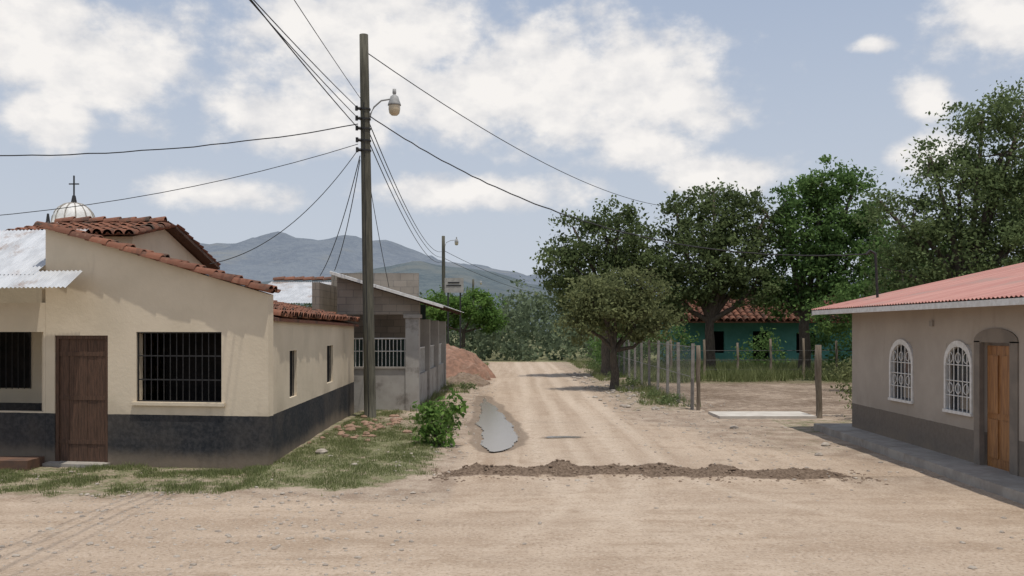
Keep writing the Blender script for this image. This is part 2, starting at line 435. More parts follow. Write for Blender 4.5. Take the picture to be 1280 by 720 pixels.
tiles('parapet_tiles',tl,tr-tl,(.16,.987,0),13,2,H,W=.2,jit=.03)
mb=MB(); mb.hexa([(-3.95,15.33,2.44),(-4.24,25.5,2.38),(-8,25.5,3.2),(-8,15.97,3.26),(-3.95,15.33,2.50),(-4.24,25.5,2.44),(-8,25.5,3.26),(-8,15.97,3.32)]); mb.obj('roof_slab',M['tile'],H)
add_rnd(bpy.data.objects['roof_slab'],[.7]*8)
tiles('side_roof_tiles',(-7.9,16.12,3.3),(3.9,-.0,-.78),(-.03,1,0),12,44,H,W=.212)
tiles('side_roof_tiles_corner',(-5.3,15.75,2.78),(3.9,-.0,-.78),(-.03,1,0),4,2,H,W=.212)
# rear gabled block
mb=MB()
xg=-7.55; xl=-9.7
mb.add([(xg,18.3,2.5),(xg,22.6,2.5),(xg,22.6,3.85),(xg,20,4.48),(xg,18.3,4.15),(xl,18.3,2.5),(xl,22.6,2.5),(xl,22.6,3.85),(xl,20,4.48),(xl,18.3,4.15)],
 [(0,1,2,3,4),(5,9,8,7,6),(0,4,9,5),(1,6,7,2),(4,3,8,9),(3,2,7,8)]); mb.obj('rear_block',M['cream'],H)
tiles('rear_roof_front_tiles',(xl-.1,20,4.53),(0,-2.0,-.38),(1,0,0),6,12,H)
mb=MB(); mb.hexa([(xl-.2,20,4.5),(-7.3,20,4.5),(-7.3,23.0,3.8),(xl-.2,23.0,3.8),(xl-.2,20,4.56),(-7.3,20,4.56),(-7.3,23.0,3.87),(xl-.2,23.0,3.87)])
mb.obj('rear_roof_back',M['wood'],H)
tiles('rear_roof_back_tiles',(xl-.1,20.05,4.57),(0,2.9,-.68),(1,0,0),9,12,H)
tiles('ridge_tiles',(xl-.2,20.0,4.62),(1,0,0),(0,1,0),7,1,H)
def corrug(name,O,U,Vv,nu,mat,parent,amp=.012,pitch=.076,sheet=.0,kv=1):
    O=Vector(O);U=Vector(U);Vv=Vector(Vv);up=U.cross(Vv).normalized()
    if up.z<0: up=-up
    Lu=U.length; n=max(4,int(Lu/pitch*6)); V=[];F=[]
    for j in range(kv+1):
        for i in range(n+1):
            s=i/n; V.append(O+U*s+Vv*(j/kv)+up*(amp*math.sin(2*math.pi*s*Lu/pitch)))
    for j in range(kv):
        for i in range(n): a=j*(n+1)+i; F.append((a,a+1,a+n+2,a+n+1))
    return mesh_obj(name,V,F,mat,parent,True)
corrug('porch_roof',(-13.6,18.15,4.20),(5.6,-.75,0),(.0,-2.0,-.98),0,M['grey_metal'],H)
corrug('porch_roof_lip',(-13.5,16.35,3.27),(6.3,-.93,0.02),(.05,-.70,-.31),0,M['grey_metal'],H)

# ------------------------------------------------------------------ church behind
C=empty('church')
mb=MB(); mb.lathe((-21.9,46,0),[(1.05,7.0),(1.05,7.6),(1.0,7.65),(.96,7.9),(.86,8.15),(.68,8.38),(.42,8.55),(.12,8.62),(0,8.63)],24); mb.obj('dome',M['white'],C,True)
mb=MB(); mb.box(-23.1,-20.7,44.8,47.2,0,7.0); mb.box(-34,-22.5,47.3,62,0,6.2); mb.obj('tower',M['white'],C)
mb=MB()
for k in range(12):
    t=2*math.pi*k/12; pts=[(-21.9+r*math.cos(t),46+r*math.sin(t),z) for r,z in [(1.02,7.62),(.98,7.9),(.88,8.15),(.7,8.38),(.44,8.56),(.1,8.64)]]; mb.tube(pts,.03,5)
mb.obj('dome_ribs',M['concrete'],C)
mb=MB(); mb.tube([(-21.9,46,8.6),(-21.9,46,9.0)],[.16,.08],8); mb.box(-21.93,-21.87,45.97,46.03,8.9,10.0); mb.box(-22.15,-21.65,45.975,46.025,9.55,9.61)
mb.obj('cross',M['iron'],C)
mb=MB(); 
mb.lathe((-23.2,46,0),[(.25,7.0),(.2,7.5),(.1,7.7),(.05,8.1)],10); mb.obj('finial',M['iron'],C)
# ------------------------------------------------------------------ metal roofed building
B=empty('metal_roofed_house')
mb=MB(); mb.box(-8.1,-6.0,28.2,32,0,3.0); mb.obj('walls',M['cream'],B)
corrug('roof',(-8.25,31.6,3.95),(2.35,0,0),(0,-3.9,-.85),0,M['grey_metal'],B)
tiles('ridge_tiles',(-8.2,31.6,4.0),(1,0,0),(0,1,0),7,1,B)

# ------------------------------------------------------------------ porch shop (concrete)
S=empty('concrete_porch_house')
mb=MB(); mb.box(-4.4,-2.95,25.5,25.68,-.1,1.22); mb.box(-2.85,-2.67,25.86,36,-.1,1.0); mb.obj('low_wall',M['greywall'],S)
mb=MB(); mb.box(-4.42,-2.952,25.46,25.72,1.22,1.27); mb.obj('wall_coping',M['concrete'],S)
mb=MB(); mb.box(-2.95,-2.58,25.46,25.85,-.1,2.62); mb.box(-3.0,-2.53,25.42,25.9,2.62,2.72)
for y in (29,32.5,36): mb.box(-2.9,-2.6,y,y+.3,-.1,2.62)
mb.obj('columns',M['greywall'],S)
mb=MB(); mb.hexa([(-4.85,25.5,2.72),(-2.56,25.5,2.72),(-2.56,25.7,2.72),(-4.85,25.7,2.72),(-4.85,25.5,3.76),(-2.56,25.5,3.06),(-2.56,25.7,3.06),(-4.85,25.7,3.76)])
mb.box(-5.5,-2.85,28,28.2,2.0,4.02); mb.box(-5.5,-5.3,25.3,28,0,3.6)
tb=NT('block_masonry'); br=tb.n('ShaderNodeTexBrick'); mp=tb.n('ShaderNodeMapping'); gg=tb.n('ShaderNodeNewGeometry')
mp.inputs['Rotation'].default_value=(math.radians(90),0,0); tb.link(gg.outputs['Position'],mp.inputs[0]); tb.link(mp.outputs[0],br.inputs[0])
br.inputs['Color1'].default_value=c4((.29,.25,.205)); br.inputs['Color2'].default_value=c4((.23,.2,.165)); br.inputs['Mortar'].default_value=c4((.17,.15,.13))
br.inputs['Scale'].default_value=1; br.inputs['Brick Width'].default_value=.4; br.inputs['Row Height'].default_value=.2; br.inputs['Mortar Size'].default_value=.01
nn=tb.noise(2,5); cc=tb.mix(tb.math('MULTIPLY',tb.ramp(nn,.4,.7),.5),br.outputs[0],(.35,.31,.26)); tb.bsdf(cc,.95,.1,nn,.2)
mb.obj('block_gable',tb.m,S)
mb=MB(); mb.box(-7,-3.1,33,33.1,0,3.2); mb.box(-5.2,-3.4,30.5,30.6,0,2.6); mb.obj('inner_wall',simple('dim_green_wall',(.05,.08,.07),(.035,.05,.045),2),S)
mb=MB(); mb.box(-5,-2.7,25.7,36,-.02,.08); mb.obj('floor',M['concrete'],S)
corrug('roof',(-4.98,25.15,3.90),(0,11.2,0),(3.08,0,-.93),0,M['grey_metal'],S)
mb=MB(); mb.hexa([(-4.98,25.13,3.82),(-1.88,25.13,2.89),(-1.88,25.18,2.89),(-4.98,25.18,3.82),(-4.98,25.13,3.90),(-1.88,25.13,2.97),(-1.88,25.18,2.97),(-4.98,25.18,3.90)]); mb.obj('roof_fascia',M['white'],S)
mb=MB()
for y in (27,29,31,33,35): mb.hexa([(-4.9,y,3.74),(-1.95,y,2.85),(-1.95,y+.08,2.85),(-4.9,y+.08,3.74),(-4.9,y,3.84),(-1.95,y,2.95),(-1.95,y+.08,2.95),(-4.9,y+.08,3.84)])
mb.obj('rafters',M['wood'],S)
mb=MB()
for i in range(14):
    x=-4.35+i*.105; mb.tube([(x,25.59,1.27),(x,25.59,2.05)],.010,5)
mb.tube([(-4.4,25.59,2.05),(-2.95,25.59,2.05)],.02,5); mb.tube([(-4.4,25.59,1.7),(-2.95,25.59,1.7)],.012,5)
for i in range(30):
    y=26+i*.33; mb.tube([(-2.76,y,1.0),(-2.76,y,1.75)],.012,5)
mb.tube([(-2.76,25.9,1.75),(-2.76,36,1.75)],.02,5)
mb.obj('railing',M['white'],S)
def heap(name,cx,cy,rx,ry,h,mat):
    V=[];F=[];n=48
    for j in range(n+1):
        for i in range(n+1):
            u=i/n*2-1;v=j/n*2-1; x=cx+u*rx*1.2;y=cy+v*ry*1.2; d=math.hypot(u,v)*1.15+.3*nz(x,y,.8,1)
            z=h*max(0,1-d)**.8+(.16*nz(x,y,2.0,3)+.08*nz(x,y,6,3))*(1 if d<1 else 0)-.04*(d>=1); V.append((x,y,z))
    for j in range(n):
        for i in range(n): a=j*(n+1)+i; F.append((a,a+1,a+n+2,a+n+1))
    return mesh_obj(name,V,F,mat)
heap('dirt_mound',-3.05,44,2.2,3.5,1.7,M['redearth'])
heap('dirt_mound',-1.9,39,.95,3,.45,M['clod'])

# ------------------------------------------------------------------ right house
R=empty('red_roofed_house')
xw=lambda y:7.54-.0148*(20.4-y)
mb=MB()
def yu(y): return (20.4-y)*1.00011
W1=(yu(18.2),yu(17.2));W2=(yu(15.82),yu(14.92));DR=(yu(14.6),yu(13.72))
wall(mb,(7.54,20.4),(xw(8),8.0),.18,-.1,2.85,2.85,[(W1[0],W1[1],.96,2.07),(W2[0],W2[1],.94,2.07),(DR[0]-.02,DR[1]+.02,-.1,2.1)])
wall(mb,(14.5,20.4),(7.73,20.4),.18,-.1,4.2,2.85)
wall(mb,(7.4,8.0),(14.5,8.0),.18,-.1,2.85,4.2)
mb.obj('walls',M['right'],R)
def arch_win(mbf,mbs,mbb,mbg,ya,yb,z0,z1):
    ym=(ya+yb)/2; hw=(ya-yb)/2; r=hw; zc=z1-r*.8
    X=xw(ym)
    N=14; arc=[(ym+hw*math.cos(math.pi*k/N),zc+r*.8*math.sin(math.pi*k/N)) for k in range(N+1)]
    for k in range(N):
        (y0,za),(y1,zb_)=arc[k],arc[k+1]
        mbs.hexa([(X+.012,y0,za),(X+.15,y0,za),(X+.15,y1,zb_),(X+.012,y1,zb_),(X+.012,y0,z1),(X+.15,y0,z1),(X+.15,y1,z1),(X+.012,y1,z1)])
    ring=[(ym+hw,z0)]+arc+[(ym-hw,z0)]
    def sc(p,s): return (ym+(p[0]-ym)*s, z0+.0+(p[1]-z0)*(1+(s-1)*.7))
    for k in range(len(ring)-1):
        a,b=ring[k],ring[k+1]; a2,b2=sc(a,.93),sc(b,.93); a3,b3=sc(a,1.06),sc(b,1.06)
        mbf.hexa([(X-.03,a2[0],a2[1]),(X+.03,a2[0],a2[1]),(X+.03,b2[0],b2[1]),(X-.03,b2[0],b2[1]),
                  (X-.03,a3[0],a3[1]),(X+.03,a3[0],a3[1]),(X+.03,b3[0],b3[1]),(X-.03,b3[0],b3[1])])
    mbf.box(X-.05,X+.03,yb-.04,ya+.04,z0-.05,z0)
    for i in range(1,6):
        y=yb+(ya-yb)*i/6; zt=zc+r*.8*math.sqrt(max(0,1-((y-ym)/hw)**2)); mbb.tube([(X-.01,y,z0),(X-.01,y,zt)],.010,5)
    for z in (z0+.25,z0+.5,zc): mbb.tube([(X-.01,ya,z),(X-.01,yb,z)],.009,5)
    for i in range(3):
        yc=ym+(i-1)*(hw*.6)
        for zz in (z0+.375,zc+.12):
            pts=[(X-.014,yc+.085*math.cos(t*math.pi/5),zz+.085*math.sin(t*math.pi/5)) for t in range(11)]; mbb.tube(pts,.008,5,False)
    mbg.box(X+.1,X+.12,yb-.02,ya+.02,z0-.02,z1)
f_,s_,b_,g_=MB(),MB(),MB(),MB()
arch_win(f_,s_,b_,g_,18.2,17.2,.96,2.07); arch_win(f_,s_,b_,g_,15.82,14.92,.94,2.07)
f_.obj('window_frames',M['white'],R); s_.obj('window_arches',M['right'],R); b_.obj('window_grilles',M['white'],R); g_.obj('window_glass',M['glass'],R)
mb=MB(); X=xw(14.15)
for i in range(6):
    a=13.76+i*.135; mb.box(X+.08,X+.12,a,a+.13,.15,2.05)
for (za,zb2) in ((.3,.9),(1.0,1.9)):
    mb.box(X+.06,X+.08,13.85,14.12,za,zb2); mb.box(X+.06,X+.08,14.22,14.5,za,zb2)
mb.obj('door',M['woodlt'],R)
mb=MB(); mb.box(X-.03,X+.05,14.6,14.78,.15,2.12); mb.box(X-.03,X+.05,13.5,13.72,.15,2.12)
N=12
for k in range(N):
    t0=math.pi*k/N;t1=math.pi*(k+1)/N; p=lambda t:(14.14+.64*math.cos(t),2.12+.2*math.sin(t))
    a=p(t0);b=p(t1); mb.hexa([(X-.03,a[0],2.1),(X+.05,a[0],2.1),(X+.05,b[0],2.1),(X-.03,b[0],2.1),(X-.03,a[0],a[1]+.001),(X+.05,a[0],a[1]+.001),(X+.05,b[0],b[1]+.001),(X-.03,b[0],b[1]+.001)])
mb.obj('door_surround',simple('taupe_trim',(.23,.195,.16),(.18,.155,.13),3),R)
mb=MB(); mb.box(7.44,7.5,16.3,16.42,2.36,2.46); mb.obj('wall_vent',M['concrete'],R)
corrug('roof',(6.92,21.3,2.76),(0,-14.2,0),(7.4,0,1.63),0,M['redroof'],R,amp=.014,pitch=.12)
mb=MB(); mb.box(6.93,6.97,7.1,21.28,2.64,2.735); mb.obj('fascia',M['white'],R)
mb=MB(); mb.box(6.975,7.52,7.1,21.25,2.66,2.69); mb.obj('soffit',M['woodlt'],R)
mb=MB(); mb.hexa([(6.93,21.25,2.62),(14.3,21.25,4.25),(14.3,21.29,4.25),(6.93,21.29,2.62),(6.93,21.25,2.74),(14.3,21.25,4.36),(14.3,21.29,4.36),(6.93,21.29,2.74)]); mb.obj('rake_board',M['white'],R)
mb=MB(); mb.hexa([(6.62,7,-.1),(7.5,7,-.1),(7.9,21.1,-.1),(6.92,21.1,-.1),(6.62,7,.15),(7.5,7,.15),(7.9,21.1,.15),(6.92,21.1,.15)]); mb.obj('sidewalk',M['concrete'])
mb=MB(); mb.tube([(7.95,20.0,2.9),(7.9,20.0,3.95)],.03,8); mb.tube([(7.9,20,3.95),(7.78,20,4.02),(7.7,20,3.93)],.03,8); mb.obj('service_mast',M['iron'],R)

# ------------------------------------------------------------------ utility poles
def pole(name,base,top,r0,r1,lamp_z,arm,lamp=True):
    E=empty(name); mb=MB(); base=Vector(base);top=Vector(top)
    pts=[base.lerp(top,i/10) for i in range(11)]; mb.tube(pts,[r0+(r1-r0)*i/10 for i in range(11)],14); mb.obj('shaft',M['pole'],E,True)
    p=base.lerp(top,(lamp_z-base.z)/(top.z-base.z))
    mb=MB(); ax=p.x+r1; 
    mb.tube([(ax-.02,p.y,lamp_z-.45),(ax+.03,p.y,lamp_z-.2),(ax+.12,p.y,lamp_z-.02),(ax+arm*.5,p.y-.05,lamp_z+.13),(ax+arm,p.y-.1,lamp_z+.17)],.022,8)
    mb.tube([(ax-.02,p.y,lamp_z-.5),(ax-.02,p.y,lamp_z-.25)],.035,8)
    c=(ax+arm+.03,p.y-.1,lamp_z)
    mb.lathe(c,[(.0,.42),(.045,.41),(.05,.30),(.03,.28),(.06,.25),(.1,.22),(.13,.12),(.16,.04),(.17,.0),(.15,-.01)],16); mb.obj('lamp_bracket',simple('lamp_grey',(.35,.35,.34),(.28,.28,.27),6,.5),E,True)
    mb=MB(); mb.lathe(c,[(.145,-.01),(.15,-.1),(.13,-.2),(.08,-.25),(0,-.26)],16); mb.obj('lamp_bowl',M['lampglass'],E,True)
    return E,base,top
E1,b1,t1=pole('utility_pole',(-3.6,23.4,-.3),(-3.77,23.4,9.8),.155,.11,7.98,.62)
mb=MB()
for i,z in enumerate((7.9,7.65,7.4,7.1,6.85)):
    x=-3.6-.017*z; mb.tube([(x-.17,23.28,z),(x-.11,23.3,z)],.04,8); mb.tube([(x,23.4,z-.02),(x,23.4,z+.02)],.14,14)
    mb.tube([(x-.2,23.27,z-.06),(x-.2,23.27,z+.06)],.035,8)
mb.tube([(-3.73,23.27,6.7),(-3.75,23.27,8.05)],.012,5)
mb.obj('insulator_rack',M['iron'],E1)
mb=MB(); mb.tube([(-3.62,23.25,0),(-3.74,23.29,6.9)],.012,5); mb.obj('ground_cable',M['cable'],E1)
E2,b2,t2=pole('utility_pole',(-5.45,73.7,-.3),(-5.5,73.7,9.8),.17,.13,9.3,.9)
E3,b3,t3=pole('utility_pole',(-5.4,128,-.3),(-5.4,128,9.3),.2,.15,8.8,.9)
WL=empty('power_lines')
def wire(a,b,sag,r=.012,n=24,wob=0):
    a=Vector(a);b=Vector(b);pts=[]
    for i in range(n+1):
        t=i/n; p=a.lerp(b,t); p.z-=4*sag*t*(1-t); 
        if wob: p.z+=random.uniform(-wob,wob)
        pts.append(p)
    mb=MB(); mb.tube(pts,r,5,False); mb.obj('wire',M['cable'],WL,True)
wire((-3.9,23.27,7.9),(-4.75,-8,8.0),.45,.010)
wire((-3.9,23.27,7.65),(-4.35,-8,7.8),.4,.010)
wire((-3.9,23.27,7.4),(-3.9,-8,7.8),.35,.012)
wire((-3.8,23.3,8.1),(-3.4,-8,8.2),.3,.008)
wire((-3.9,23.3,7.5),(-22,18,7.0),1.03,.014,48,.012)
wire((-3.9,23.3,7.0),(-22,18,5.0),1.25,.009)
wire((-3.9,23.3,6.85),(-6.9,21,3.8),.55,.010)
wire((-3.85,23.3,6.7),(-6.05,29,4.0),.35,.012)
wire((-3.85,23.3,6.6),(-5.4,28,4.1),.3,.012)
wire((-3.65,23.4,6.2),(-3.5,26.2,3.5),.1,.009)
wire((-3.7,23.4,9.35),(9.5,52,9.2),.9,.013)
wire((-3.65,23.4,7.75),(7.8,20,3.95),1.1,.015,60,.01)
wire((-3.65,23.4,7.6),(-5.5,73.7,8.6),1.1,.014)
wire((-3.65,23.4,7.35),(-5.4,73.7,8.2),1.1,.014)
wire((-3.65,23.4,7.1),(-5.5,73.7,7.8),1.1,.014)
wire((-5.4,73.7,8.6),(6,115,7.0),.6,.02)
wire((-5.4,73.7,8.0),(6,115,6.4),.6,.02)

Sg=empty('sign_board')
mb=MB(); mb.box(-4.1,-2.95,56,56.06,4.55,5.45); mb.obj('panel',simple('faded_sign',(.38,.37,.34),(.3,.29,.27),3),Sg)
mb=MB(); mb.box(-4.0,-3.1,55.98,55.995,4.95,5.02); mb.box(-3.9,-3.2,55.98,55.995,5.12,5.2); mb.obj('lettering',M['cable'],Sg)
mb=MB(); mb.tube([(-3.9,56.1,0),(-3.9,56.1,5.4)],.05,8); mb.tube([(-3.15,56.1,0),(-3.15,56.1,5.4)],.05,8); mb.obj('posts',M['iron'],Sg)

# ------------------------------------------------------------------ chain link fence
FN=empty('chain_link_fence')
fx=lambda y:5.19+.0148*(y-26.5)
mb=MB()
ypos=[26.5+i*2.3 for i in range(17)]
for k,y in enumerate(ypos):
    x=fx(y); w=.045; l_=random.uniform(-.03,.03)
    mb.hexa([(x-w,y-w,-.1),(x+w,y-w,-.1),(x+w,y+w,-.1),(x-w,y+w,-.1),(x-w+l_,y-w,1.9),(x+w+l_,y-w,1.9),(x+w+l_,y+w,1.9),(x-w+l_,y+w,1.9)])
mb.obj('posts',simple('concrete_post',(.28,.26,.23),(.2,.18,.16),5),FN)
mb=MB(); y0,y1=ypos[0],ypos[-1]; Hh=1.75; sp=.10
def strip(ya,za,yb,zb,w=.0045):
    xa,xb=fx(ya)-.055,fx(yb)-.055
    mb.add([(xa,ya,za-w),(xb,yb,zb-w),(xb,yb,zb+w),(xa,ya,za+w)],[(0,1,2,3)])
k=y0-Hh
while k<y1:
    a=max(k,y0);b=min(k+Hh,y1)
    if b>a: strip(a,.06+(a-k),b,.06+(b-k)); strip(a,.06+Hh-(a-k),b,.06+Hh-(b-k))
    k+=sp
for z in (.08,.95,1.81): strip(y0,z,y1,z,.010)
mb.obj('wire_mesh',M['zinc'],FN)
def wpost(x,y,h,r):
    E=MB(); pts=[(x+random.uniform(-.02,.02),y,-.2+(h+.2)*i/5) for i in range(6)]; E.tube(pts,[r*random.uniform(.9,1.1) for _ in pts],9); return E.obj('wooden_post',M['post'],None,True)
wpost(8.0,24,1.9,.085); wpost(5.3,26.2,1.85,.06)
WF=empty('wooden_fence'); mb=MB()
pp=[(7.5+i*1.6,43.5+.1*i) for i in range(9)]
for (x,y) in pp: mb.tube([(x,y,-.1),(x+.03,y,.9),(x,y,1.65+random.uniform(0,.3))],[.07,.06,.055],7)
mb.obj('posts',M['post'],WF,True); mb=MB()
for z in (.4,.85,1.3): mb.tube([(p[0],p[1],z) for p in pp],.012,4)
mb.obj('wires',M['iron'],WF)
mb=MB(); mb.box(5.35,7.85,23.7,25.1,-.05,.07); mb.obj('concrete_slab',M['slab'])

# teal house
T=empty('teal_house')
mb=MB(); wall(mb,(9.8,55),(21,55),.2,0,2.85,2.85,[(1.8,2.9,.9,2.2),(4.6,5.6,0,2.2),(7.2,8.4,.9,2.1)]); mb.box(9.8,10,55.2,61,0,2.8); mb.obj('walls',M['teal'],T)
mb=MB(); mb.box(10.1,20.8,56.5,56.6,0,2.8); mb.obj('interior',M['dark'],T)
mb=MB(); mb.hexa([(9.4,54,2.7),(21.5,54,2.7),(21.5,58.2,4.3),(9.4,58.2,4.3),(9.4,54,2.78),(21.5,54,2.78),(21.5,58.2,4.38),(9.4,58.2,4.38)]); o=mb.obj('roof',M['tile'],T); add_rnd(o,[.3]*8)
tiles('roof_tiles',(9.4,58.2,4.42),(0,-4.2,-1.6),(1,0,0),8,30,T,L=.65,W=.4,R=.19,step=.56)

# ------------------------------------------------------------------ vegetation
def leaves_mesh(name,C,S,shade,mat,parent,droop=0.0):
    n=len(C); 
    a=rng.normal(size=(n,3)); a/=np.linalg.norm(a,axis=1)[:,None]
    b=rng.normal(size=(n,3)); b-=a*np.sum(a*b,axis=1)[:,None]; b/=np.linalg.norm(b,axis=1)[:,None]
    a=a*S[:,None]; b=b*S[:,None]*.55
    V=np.empty((n,4,3)); V[:,0]=C-a;V[:,1]=C-b*1.0+a*.1;V[:,2]=C+a;V[:,3]=C+b+a*.1
    me=bpy.data.meshes.new(name); me.vertices.add(4*n); me.vertices.foreach_set('co',V.reshape(-1))
    me.loops.add(4*n); me.loops.foreach_set('vertex_index',np.arange(4*n)); me.polygons.add(n)
    me.polygons.foreach_set('loop_start',np.arange(0,4*n,4)); me.update(calc_edges=True); me.validate()
    me.materials.append(mat); add_attr(me,'rnd',np.repeat(np.clip(shade,0,1),4))
    o=bpy.data.objects.new(name,me); COL.objects.link(o)
    if parent: o.parent=parent
    return o
def blob_clumps(blobs,n):
    out=[]; vol=np.array([b[3]*b[4]*b[5] for b in blobs]); cnt=(vol/vol.sum()*n).astype(int)+2
    for b,c in zip(blobs,cnt):
        d=rng.normal(size=(c,3)); d/=np.linalg.norm(d,axis=1)[:,None]
        r=rng.uniform(.25,1.1,size=c)**.45
        out.append(np.array(b[:3])+d*r[:,None]*np.array(b[3:6]))
    return np.concatenate(out)
def tree(name,base,fork_z,r0,blobs,ncl,per,crad,lsize,mat,lean=0):
    E=empty(name); base=Vector(base)
    cl=blob_clumps(blobs,ncl)
    shade_c=rng.uniform(0,1,size=len(cl))
    Cc=np.repeat(cl,per,axis=0); rad=np.repeat(rng.uniform(.5,1.25,size=len(cl))*crad,per)
    C=Cc+rng.normal(size=Cc.shape)*rad[:,None]*np.array([.58,.58,.34])
    S=rng.uniform(.6,1.3,size=len(C))*lsize
    sh=np.repeat(shade_c,per)*.65+rng.uniform(0,.35,size=len(C))
    leaves_mesh('foliage',C,S,sh,mat,E)
    mb=MB(); fork=Vector((base.x+lean,base.y,fork_z))
    pts=[base.lerp(fork,i/5)+Vector((random.uniform(-.04,.04),random.uniform(-.04,.04),0)) for i in range(6)]; pts[0]=base+Vector((0,0,-.1))
    mb.tube(pts,[r0*1.35]+[r0*(1-.07*i) for i in range(5)],10)
    limbs=[]
    for b in blobs:
        c=Vector(b[:3]); m=fork.lerp(c,.5)+Vector((random.uniform(-.2,.2),random.uniform(-.2,.2),random.uniform(-.3,.1)))
        mb.tube([fork-Vector((0,0,.1)),m,c],[r0*.55,r0*.4,r0*.22],7); limbs.append((m,c))
    for i in rng.choice(len(cl),min(len(cl),70),replace=False):
        t=Vector(cl[i]); s=min([q for l in limbs for q in l],key=lambda q:(q-t).length)
        mb.tube([s,s.lerp(t,.5)+Vector((0,0,-.08)),t],[r0*.16,r0*.1,r0*.04],5,False)
    mb.obj('trunk',M['bark'],E,True); return E
tree('shade_tree',(3.93,35.3,0),1.6,.17,[(3.5,35,3.0,1.2,1.2,.9),(4.9,35.4,2.8,1.3,1.3,.9),(4.0,35.2,3.9,1.4,1.2,.8),(2.7,35,2.4,.7,.7,.6),(5.3,35.4,2.2,.8,.7,.5),(2.9,35,3.6,.9,.8,.6),(5.0,35,3.8,.8,.8,.6)],190,58,.45,.075,M['leafol'])
tree('broad_tree',(4.6,45,0),3.2,.24,[(3.4,45,5.2,2.0,1.8,1.4),(4.7,45,6.7,1.8,1.9,1.3),(5.9,45,5.0,1.9,1.8,1.3),(2.6,44.8,6.2,1.2,1.2,.8),(4.2,45.5,4.0,2.2,2,1.2),(6.6,46,6.4,1.6,1.3,1.2),(5.3,45,8.0,.9,.9,.6),(3.0,45,7.3,.7,.8,.5),(7.4,46,4.4,1.2,1.3,1.2)],300,66,.58,.10,M['leafdk'])
tree('dark_tree',(9.8,45.6,0),2.8,.28,[(8.7,45,5.4,2.0,2,1.7),(10.8,45.5,5.6,2.0,2,1.8),(9.3,45.4,7.6,1.9,1.8,1.4),(11.0,45.6,8.1,1.5,1.4,1.2),(8.1,45,4.0,1.4,1.5,1.1),(11.9,45.2,4.4,1.5,1.4,1.2),(9.9,45.2,9.1,.9,.9,.6),(12.4,45.6,6.4,1.2,1.2,1.1),(8.0,45.2,8.4,.8,.8,.6),(12.6,45.4,8.0,.9,.9,.6)],340,66,.56,.10,M['leafdk'])
tree('tall_tree',(14.3,45,0),3.0,.3,[(14.3,45,5.0,1.8,1.8,1.5),(16.4,45,5.6,2.0,1.9,1.7),(14.6,45,7.4,1.7,1.7,1.5),(16.2,45,8.2,1.7,1.5,1.4),(15.2,45,9.7,1.3,1.3,1.0),(17.4,45.3,7.0,1.2,1.2,1.0),(13.5,44.8,6.4,.9,1,.9),(16.8,45,9.5,.8,.8,.5),(13.2,45,4.0,1.3,1.2,1),(13.4,45,8.6,.8,.8,.6)],350,70,.54,.105,M['leafgr'])
tree('small_tree',(17.8,42,0),2.2,.16,[(17.2,42,4.2,1.6,1.5,1.3),(18.8,42,5.0,1.6,1.5,1.4),(17.6,42,6.0,1.2,1.2,.9),(15.6,41.5,3.5,1.3,1.2,.9),(19.8,42,6.2,1.3,1.3,1.1),(20.2,42,4.2,1.4,1.4,1.3),(14.4,41.5,2.9,1.0,1.0,.8)],260,58,.5,.095,M['leafgr'])
tree('feathery_tree',(16.2,33,0),3.4,.25,[(14.4,33,6.2,1.5,1.5,.9),(16.0,33,7.5,1.7,1.6,1.2),(17.6,33,8.6,1.8,1.6,1.5),(16.9,33,9.9,1.2,1.2,.8),(18.6,33,6.4,1.9,1.7,1.5),(15.6,33,5.0,1.9,1.5,1.2),(18.4,33,10.2,1.4,1.2,.8),(14.0,33,4.4,1.3,1.2,1.1),(17.5,32.5,5,2,1.5,1.4),(15.0,33,8.5,.9,.9,.5),(13.2,33,6.9,.7,.8,.4)],470,66,.50,.075,M['leafft'])
tree('backyard_tree',(21,36,0),3,.25,[(20.5,36,5.5,2.2,2,2),(19.5,36,8,1.8,1.8,1.5),(22,36,7.5,2.2,2,2)],200,60,.5,.09,M['leafdk'])
tree('roadside_tree',(-3.6,68,0),2.2,.18,[(-4.4,68,3.5,1.6,1.5,1.1),(-2.7,68,3.9,1.6,1.5,1.2),(-5.2,67,4.3,1.2,1.3,.8),(-1.6,68.5,2.9,1.2,1.2,.9),(-6.4,66,3.2,1.3,1.4,1.1)],170,60,.5,.12,M['leafbr'])
# distant mass of trees
blobs=[]
for i in range(18):
    x=-6+i*.95+random.uniform(-.5,.5); y=random.uniform(69,75); hh=random.uniform(3.0,5.0)
    blobs.append((x,y,hh*.5,1.5,1.6,hh*.52))
for i in range(14):
    x=-5+i*1.0; blobs.append((x,67.5+random.uniform(-.8,.8),.9,1.0,.9,1.0))
for i in range(46):
    x=-22+i*1.35+random.uniform(-1,1); y=random.uniform(78,98); hh=random.uniform(3.4,6.6)*(1.05 if x>0 else .95)
    blobs.append((x,y,hh*.5,2.2,2.2,hh*.5))
for i in range(16):
    x=6+i*1.7; blobs.append((x,random.uniform(62,70),2.6,1.8,1.8,2.6))
for i in range(34):
    x=-80+i*5; blobs.append((x,random.uniform(120,150),3.2,4,4,4.2))
cl=blob_clumps(blobs,3200); Cc=np.repeat(cl,28,axis=0); C=Cc+rng.normal(size=Cc.shape)*.36
sh=np.repeat(rng.uniform(0,1,size=len(cl)),28)*.6+rng.uniform(0,.4,size=len(C)); k_=C[:,2]>0; C=C[k_]; sh=sh[k_]
leaves_mesh('distant_trees',C,rng.uniform(.14,.28,size=len(C)),sh,M['leafds'],None)
bl=[(5.9+.02*i,48+i*1.5,1.2,.9,1.0,1.2) for i in range(9)]+[(8.6,51,1.4,1.4,1,1.3),(13.5,50,1.0,1.2,1,1.0),(17,47,1.5,2,1,1.5),(19.5,46,1.8,2,1,1.8)]
